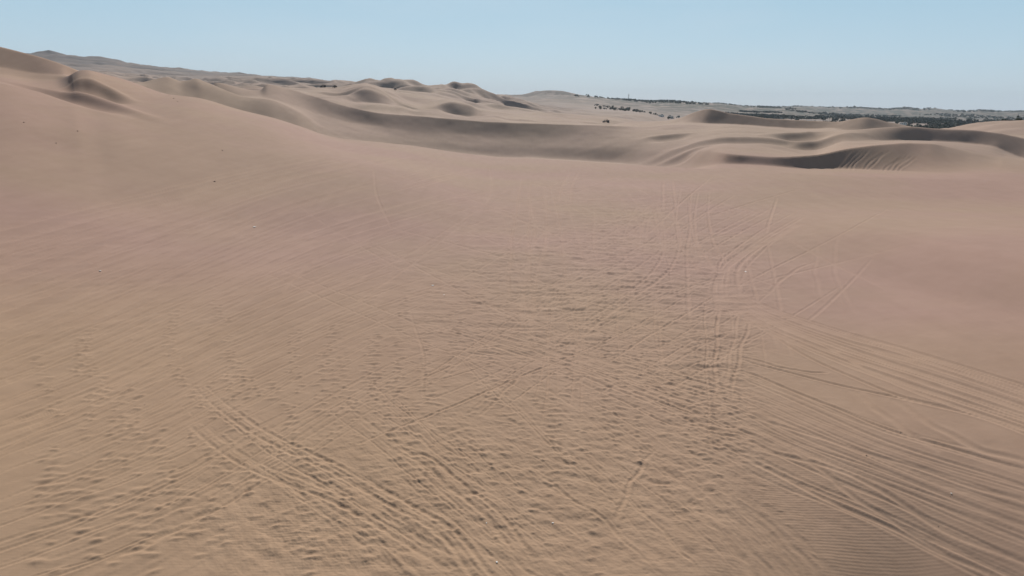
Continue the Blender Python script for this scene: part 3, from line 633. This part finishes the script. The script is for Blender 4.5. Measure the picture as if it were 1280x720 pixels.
def tree_proto(kind, i):
    if kind == 'tree':
        h = [8, 10, 7, 11][i]; w = [8, 9, 8.5, 7][i]; name = 'broadleaf_tree'
        root = empty(name, (0, 0, 0)); fin_bm(trunk_bm(h, w, i), 'trunk', M_BARK, root); fin_bm(crown_bm(h, w, 420, .25, i+5), 'crown', M_LEAF[i % 3], root)
    elif kind == 'shrub':
        root = empty('desert_shrub', (0, 0, 0)); fin_bm(trunk_bm(2.2, 3, i), 'trunk', M_BARK, root); fin_bm(crown_bm(3.2+i*.6, 4.6, 200, 0.0, i+15), 'crown', M_LEAF[(i+1) % 3], root)
    else:
        h = 9+i*2; root = empty('palm_tree', (0, 0, 0)); bm = bmesh.new(); tube(bm, (0, 0, -.6), (.4, 0, h*.6), .26, .2, 8); tube(bm, (.4, 0, h*.6), (0, 0, h), .2, .17, 8)
        fin_bm(bm, 'trunk', M_BARK, root); fin_bm(palm_bm(h, i), 'crown', M_LEAF[0], root)
    return root
def place(kind, i, x, y, s, label, cat, group):
    key = (kind, i)
    if key not in PROTO: PROTO[key] = tree_proto(kind, i); o = PROTO[key]
    else: o = copy_tree(PROTO[key])
    o.location = (x, y, height(x, y)-.1); o.rotation_euler = (0, 0, random.random()*6.28); o.scale = (s, s, s*random.uniform(.85, 1.1))
    return tag(o, label, cat, group)
rs = random.Random(11)
# belt of trees along the far edge of the sand (right); columns of the picture, distances in metres
def polar(u, r):
    a, _ = ray(u, 150.0); return r*math.sin(float(a)), r*math.cos(float(a))
def belt(n, u0_, u1_, ra, rb, kinds, smin, smax, label, group, clump=None):
    for k in range(n):
        u = rs.uniform(u0_, u1_) if clump is None else rs.choice(clump)+rs.gauss(0, 5)
        x, y = polar(u, rs.uniform(ra, rb)); kd = rs.choice(kinds); i = rs.randrange(4 if kd == 'tree' else 2)
        place(kd, i, x, y, rs.uniform(smin, smax), label if kd != 'palm' else 'tall palm tree standing among the dark trees at the edge of town', 'tree' if kd != 'shrub' else 'shrub', group if kd != 'palm' else 'palm trees in the dark belt beyond the dunes')
belt(90, 0, 0, 1110, 1230, ['tree'], .8, 1.25, 'dark leafy tree in the dense black clumps nearest the dunes at right', 'trees nearest the right hand dunes', [1062, 1068, 1080, 1108, 1150, 1160, 1168, 1175, 1182, 1192])
belt(112, 905, 1278, 1330, 1700, ['tree', 'tree', 'tree', 'palm'], .7, 1.15, 'dark leafy tree in the long thin belt behind the dune crests', 'trees in the long dark belt')
belt(24, 800, 868, 1250, 1700, ['tree', 'shrub'], .4, .65, 'dark bushy tree in the patch left of the brown pointed dune', 'trees left of the pointed dune')
belt(38, 742, 800, 1350, 1800, ['shrub'], .9, 1.5, 'small dark shrub dotted over the pale hillside above the lone buggy', 'shrubs dotted on the pale hillside')
belt(14, 0, 0, 640, 700, ['tree'], .4, .6, 'dark tree on the right edge behind the pale dune', 'trees at the right edge', [1238, 1250, 1262, 1272, 1280])
# woodland mass further out that reads as one
def mass(name, label, pts, size, col_):
    bm = bmesh.new()
    for (x, y) in pts:
        z = height(x, y); h = size*rs.uniform(.5, 1.1); w = size*rs.uniform(.7, 1.5)
        for k in range(9):
            c = Vector((x+rs.gauss(0, w*.4), y+rs.gauss(0, w*.4), z+h*rs.uniform(.15, .8)))
            nr = Vector((rs.gauss(0, 1), rs.gauss(0, 1), rs.gauss(.4, 1))).normalized(); s = nr.orthogonal().normalized(); t = nr.cross(s); q = w*rs.uniform(.25, .45)
            bm.faces.new([bm.verts.new(c+q*(math.cos(a_)*s*1.2+math.sin(a_)*t)) for a_ in (0, 1.2, 2.5, 3.7, 5)])
    o = fin_bm(bm, name, col_); tag(o, label, 'woodland', kind='stuff')
pts = []
while len(pts) < 4200:
    u = rs.uniform(880, 1300); r = rs.uniform(1330, 2300)
    x, y = polar(u, r)
    if float(vnoise(np.array([x/120.]), np.array([y/160.]), 3)[0]) > (-.12 if r < 1900 else .1): pts.append((x, y))
mass('woodland', 'far dark woodland and gardens stretched between the dunes and the low hills', pts, 5, M_LEAF[1])
pts = []
while len(pts) < 1500:
    u = rs.uniform(700, 1300); r = rs.uniform(2500, 5000)
    x, y = polar(u, r)
    if float(vnoise(np.array([x/260.]), np.array([y/300.]), 9)[0]) > .2: pts.append((x, y))
mass('scrubland', 'bluish scrub covering the low hills on the horizon', pts, 6, M_LEAF[2])

# ------------------------------------------------------------------ town houses
M_WALL = [noisy('plaster_white', (.62, .6, .56), (.7, .68, .63), .6), noisy('plaster_grey', (.36, .34, .32), (.44, .42, .39), .6), noisy('brick_wall', (.33, .2, .15), (.4, .26, .2), .8)]
M_ROOF = [mat('roof_slab', (.42, .4, .38)), mat('roof_rust', (.28, .15, .1)), mat('roof_dark', (.12, .11, .11))]
M_GLASS = mat('window_glass', (.04, .05, .06), .2, .5); M_DOOR = mat('door_wood', (.13, .08, .05))
def house(x, y, w, d, h, rz, wm, rm, gable, label, group):
    root = empty('town_house', (x, y, height(x, y)-.3), rz)
    bm = bmesh.new(); box(bm, (0, 0, h/2), (w, d, h)); fin_bm(bm, 'wall', wm, root)
    bm = bmesh.new()
    if gable:
        v = [bm.verts.new(p) for p in [(-w/2-.3, -d/2-.3, h), (w/2+.3, -d/2-.3, h), (w/2+.3, d/2+.3, h), (-w/2-.3, d/2+.3, h), (-w/2-.3, 0, h+1.6), (w/2+.3, 0, h+1.6)]]
        for f in ((3, 2, 1, 0), (0, 1, 5, 4), (2, 3, 4, 5), (0, 4, 3), (1, 2, 5)): bm.faces.new([v[i] for i in f])
    else:
        box(bm, (0, 0, h+.1), (w+.4, d+.4, .2)); box(bm, (w*.2, 0, h+.8), (w*.3, d*.4, 1.2))
    fin_bm(bm, 'roof', rm, root)
    nw = max(2, int(w/3)); fl = max(1, int(h/3))
    for f in range(fl):
        for i in range(nw):
            if f == 0 and i == 0: continue
            bm = bmesh.new(); box(bm, (-w/2+(i+.5)*w/nw, -d/2-.02, 1.6+f*3), (1.3, .08, 1.2)); fin_bm(bm, 'window', M_GLASS, root)
    bm = bmesh.new(); box(bm, (-w/2+.5*w/nw, -d/2-.03, 1.35), (1.1, .1, 2.1)); fin_bm(bm, 'door', M_DOOR, root)
    return tag(root, label, 'house', group)
HS = [('white', 0), ('grey', 1), ('brick red', 2)]
k = 0
for (u, r, w, h, c, gb, lb) in [
    (1116, 1120, 7, 4, 0, False, 'small white flat roofed house in front of the dark trees, left of the biggest clump'),
    (1163, 1290, 10, 4, 0, False, 'low white house peeping above the biggest dark clump of trees'),
    (1200, 1180, 8, 3.5, 1, True, 'grey gabled house at the right end of the biggest tree clump'),
    (1142, 1130, 9, 3.5, 2, True, 'brick house just left of the widest black clump of trees'),
    (1096, 1340, 12, 3.5, 0, False, 'long pale house half hidden by trees behind the low grey dune'),
    (998, 1330, 14, 3.5, 0, False, 'long white shed between trees above the dark dune face'),
    (1012, 1420, 9, 4, 0, True, 'white gabled house right of the long white shed'),
    (975, 1500, 9, 4, 1, False, 'grey flat roofed house left of the long white shed'),
    (940, 1480, 8, 4, 0, False, 'small pale house right of the pointed dune'),
    (1052, 1360, 10, 4, 2, False, 'brick house behind the notch between two dune crests'),
    (1222, 1330, 10, 4.5, 0, True, 'white gabled house in open sand right of the tree clumps'),
    (1210, 1440, 12, 5, 1, False, 'long grey building further back right of the tree clumps'),
    (1232, 1500, 9, 4, 2, True, 'brick gabled house far back near the right edge'),
    (826, 1360, 9, 4, 0, False, 'pale house among bushes left of the pointed dune'),
    (838, 1420, 10, 4, 1, True, 'grey gabled house nearest the left foot of the pointed dune'),
    (1075, 1500, 12, 5, 1, False, 'grey two storey block above the low grey dune'),
    (1130, 1460, 10, 6, 0, False, 'tall white block rising behind the trees at right'),
    (1182, 1500, 10, 5, 2, False, 'reddish flat roofed block behind the biggest tree clump')]:
    x, y = polar(u, r); house(x, y, w, w*.7, h, rs.uniform(-.3, .3), M_WALL[c], M_ROOF[[0, 1, 2][k % 3] if gb else 0], gb, lb, 'houses of the far settlement'); k += 1

# masts
M_MAST = mat('mast_steel', (.3, .3, .31), .5, .4, .6)
def mast(u, r, h, wdt, label):
    x, y = polar(u, r); root = empty('radio_mast', (x, y, height(x, y)-.5))
    bm = bmesh.new(); n = max(4, int(h/3))
    P = lambda i, k: Vector((math.cos(k*2*PI/3), math.sin(k*2*PI/3), 0))*wdt*(1-.6*i/n)+Vector((0, 0, h*i/n))
    for i in range(n):
        for k_ in range(3): tube(bm, P(i, k_), P(i+1, k_), wdt*.14, None, 4); tube(bm, P(i, k_), P(i+1, (k_+1) % 3), wdt*.08, None, 4); tube(bm, P(i, k_), P(i, (k_+1) % 3), wdt*.08, None, 4)
    fin_bm(bm, 'lattice', M_MAST, root)
    bm = bmesh.new(); tube(bm, (0, 0, h), (0, 0, h*1.12), wdt*.08, None, 4); fin_bm(bm, 'antenna', M_MAST, root)
    for z in (.85, .93):
        bm = bmesh.new(); box(bm, (wdt*.5, -wdt*.3, h*z), (wdt*.5, wdt*.3, wdt*1.2)); fin_bm(bm, 'aerial_panel', M_WALL[0], root)
    tag(root, label, 'mast')
mast(784, 2650, 22, 2.6, 'thin mast standing up on the skyline above the dotted hillside')
mast(1272, 1500, 24, 1.3, 'tall thin lattice mast near the right edge of the picture')
mast(1243, 2100, 16, 1.1, 'shorter faint mast left of the tall one near the right edge')

# ------------------------------------------------------------------ stones and litter on the sand
M_STONE = noisy('stone', (.10, .08, .065), (.16, .125, .10), 6); M_LITTER = mat('white_plastic', (.75, .75, .72), .4, .4)
def stone(u, v, s, label):
    s *= .16 if v < 200 else .2
    p = at(u, v); rn = random.Random(int(u*7+v)); bm = bmesh.new(); bmesh.ops.create_icosphere(bm, subdivisions=2, radius=1)
    for q in bm.verts:
        k_ = 1+.25*math.sin(q.co.x*3+u)+.2*math.sin(q.co.y*4+v)+rn.uniform(-.08, .08); q.co = Vector((q.co.x*s*1.25*k_, q.co.y*s*k_, q.co.z*s*.7*k_))
    o = fin_bm(bm, 'stone', M_STONE, None, False); o.location = (p[0], p[1], height(p[0], p[1])+s*.25); o.rotation_euler = (0, 0, u)
    tag(o, label, 'stone', 'dark stones lying on the sand')
def litter(u, v, s, label, flat=.35):
    s *= .5
    p = at(u, v); rn = random.Random(int(u*3+v)); bm = bmesh.new(); bmesh.ops.create_grid(bm, x_segments=6, y_segments=5, size=1)
    for q in bm.verts: q.co = Vector((q.co.x*s*1.3, q.co.y*s*.8, s*flat*(math.sin(q.co.x*5+u)*math.cos(q.co.y*4+v)+.8+rn.uniform(-.3, .3))))
    bmesh.ops.solidify(bm, geom=bm.faces[:], thickness=.006)
    o = fin_bm(bm, 'plastic_scrap', M_LITTER, None, True); o.location = (p[0], p[1], height(p[0], p[1])+.01); o.rotation_euler = (0, 0, u)
    tag(o, label, 'litter', 'pale scraps of litter on the sand')
for (u, v, s, l) in [(268, 227, .35, 'dark stone alone on the smooth upper left slope'), (278, 188, .35, 'dark stone highest on the smooth slope left of centre'), (556, 370, .09, 'dark stone beside a white scrap in the middle of the sand'),
                     (797, 612, .05, 'small dark stone low down right of centre by a wheel mark'), (861, 537, .07, 'dark stone in the trampled strip right of centre'), (1083, 569, .07, 'dark stone among the curved wheel tracks at right'),
                     (1188, 621, .06, 'dark stone between wheel tracks near the right edge'), (1173, 658, .06, 'lowest dark stone among the wheel tracks at lower right'), (181, 506, .07, 'dark stone among the long streaks on the left'),
                     (97, 164, .35, 'dark stone under the left hand dune, right of a paler mark'), (30, 153, .4, 'dark stone near the left edge below the hollow'), (70, 179, .3, 'dark stone lowest below the left hand hollow'),
                     (200, 116, .3, 'uppermost dark stone of a scatter on the left spur'), (217, 123, .5, 'largest dark stone of the scatter on the left spur'), (222, 127, .4, 'lowest dark stone of the scatter on the left spur'), (211, 119, .3, 'small stone above the largest one of the scatter on the left spur')]:
    stone(u, v, s, l)
for (u, v, s, l) in [(541, 357, .11, 'white plastic scrap, upper one of a pair in the middle of the sand'), (555, 368.5, .06, 'white plastic scrap touching a dark stone in the middle of the sand'), (125, 339, .12, 'white scrap among the long streaks on the left'),
                     (318, 284, .18, 'pale scrap far up the sand left of centre'), (932, 340, .12, 'pale scrap inside the curved wheel tracks right of centre'), (691, 654, .045, 'white scrap near the bottom right of centre'),
                     (621, 703, .045, 'white scrap lowest in the picture at the bottom centre'), (608, 654, .03, 'tiny white scrap near the bottom centre'), (1189, 617, .04, 'pale scrap beside a dark stone among the right hand tracks')]:
    litter(u, v, s, l)

# ------------------------------------------------------------------ haze
HAZE = 7e-5
bm = bmesh.new(); zt = float(Zg.max())+25; zb = float(Zg.min())-1.0
box(bm, (0, 0, (zt+zb)/2), (19600, 19600, zt-zb))
mh = bpy.data.materials.new('haze_air'); mh.use_nodes = True; nt = mh.node_tree; nt.nodes.clear()
ou = nt.nodes.new('ShaderNodeOutputMaterial'); pv = nt.nodes.new('ShaderNodeVolumePrincipled')
pv.inputs['Density'].default_value = HAZE; pv.inputs['Color'].default_value = (.80, .90, 1.0, 1); pv.inputs['Anisotropy'].default_value = .0
nt.links.new(pv.outputs[0], ou.inputs['Volume'])
hz = fin_bm(bm, 'haze', mh); tag(hz, kind='stuff')

# ------------------------------------------------------------------ light, sky
SKYK = 12.0
EL = R(33); AZS = R(2)        # the sun stands ahead of the camera, a little to the left
w = bpy.data.worlds.new('World'); sc.world = w; w.use_nodes = True; nt = w.node_tree
sky = nt.nodes.new('ShaderNodeTexSky'); sky.sky_type = 'NISHITA'; sky.sun_disc = False; sky.sun_elevation = EL; sky.sun_rotation = AZS
sky.altitude = 400; sky.air_density = 1.0; sky.dust_density = .4; sky.ozone_density = 1.5
bg = nt.nodes['Background']; bg.inputs['Strength'].default_value = .085
mx = nt.nodes.new('ShaderNodeMix'); mx.data_type = 'RGBA'; mx.inputs[0].default_value = .85
tcw = nt.nodes.new('ShaderNodeTexCoord'); sx = nt.nodes.new('ShaderNodeSeparateXYZ'); nt.links.new(tcw.outputs['Generated'], sx.inputs[0])
rw = nt.nodes.new('ShaderNodeValToRGB'); e = rw.color_ramp.elements; e[0].position = 0; e[0].color = (.52, .635, .75, 1); e[1].position = 1; e[1].color = (.06, .09, .15, 1)
for p_, c_ in ((.07, (.455, .625, .755, 1)), (.16, (.36, .57, .71, 1)), (.3, (.16, .27, .38, 1)), (.55, (.08, .125, .19, 1))):
    q_ = e.new(p_); q_.color = c_
nt.links.new(sx.outputs['Z'], rw.inputs['Fac'])
ns = nt.nodes.new('ShaderNodeTexNoise'); ns.inputs['Scale'].default_value = 2.2; ns.inputs['Detail'].default_value = 5; mpw = nt.nodes.new('ShaderNodeMapping'); mpw.inputs['Scale'].default_value = (1, 1, 5)
nt.links.new(tcw.outputs['Generated'], mpw.inputs[0]); nt.links.new(mpw.outputs[0], ns.inputs['Vector'])
rc = nt.nodes.new('ShaderNodeValToRGB'); rc.color_ramp.elements[0].position = .5; rc.color_ramp.elements[1].position = .8; nt.links.new(ns.outputs['Fac'], rc.inputs['Fac'])
mc = nt.nodes.new('ShaderNodeMix'); mc.data_type = 'RGBA'; mc.inputs[7].default_value = (.60, .68, .76, 1)
mm = nt.nodes.new('ShaderNodeMath'); mm.operation = 'MULTIPLY'; mm.inputs[1].default_value = .35; nt.links.new(rc.outputs['Color'], mm.inputs[0]); nt.links.new(mm.outputs[0], mc.inputs[0]); nt.links.new(rw.outputs['Color'], mc.inputs[6])
vm = nt.nodes.new('ShaderNodeVectorMath'); vm.operation = 'SCALE'; vm.inputs['Scale'].default_value = SKYK; nt.links.new(mc.outputs[2], vm.inputs[0]); nt.links.new(vm.outputs[0], mx.inputs[7])
nt.links.new(sky.outputs['Color'], mx.inputs[6]); nt.links.new(mx.outputs[2], bg.inputs['Color'])
sl = bpy.data.lights.new('sun', 'SUN'); sl.energy = 5.0; sl.angle = R(.6); sl.color = (1, .95, .88)
so = bpy.data.objects.new('sun', sl); COL.objects.link(so)
d = Vector((math.sin(AZS)*math.cos(EL), math.cos(AZS)*math.cos(EL), math.sin(EL)))
so.rotation_euler = d.to_track_quat('Z', 'Y').to_euler(); so.location = d*400

# ------------------------------------------------------------------ camera
cd = bpy.data.cameras.new('camera'); cam = bpy.data.objects.new('camera', cd); COL.objects.link(cam); sc.camera = cam
cd.sensor_width = 36; cd.lens = 36*F/1280; cd.clip_start = .1; cd.clip_end = 40000
Mx = Matrix(((rt[0], up[0], -fw[0], 0), (rt[1], up[1], -fw[1], 0), (rt[2], up[2], -fw[2], H), (0, 0, 0, 1)))
cam.matrix_world = Mx
sc.view_settings.view_transform = 'Standard'; sc.view_settings.look = 'None'; sc.view_settings.gamma = 1; sc.view_settings.use_curve_mapping = False
sc.view_settings.exposure = 0.02
sc.cycles.volume_bounces = 0; sc.cycles.max_bounces = 4
print('verts', NA*NR, NR)
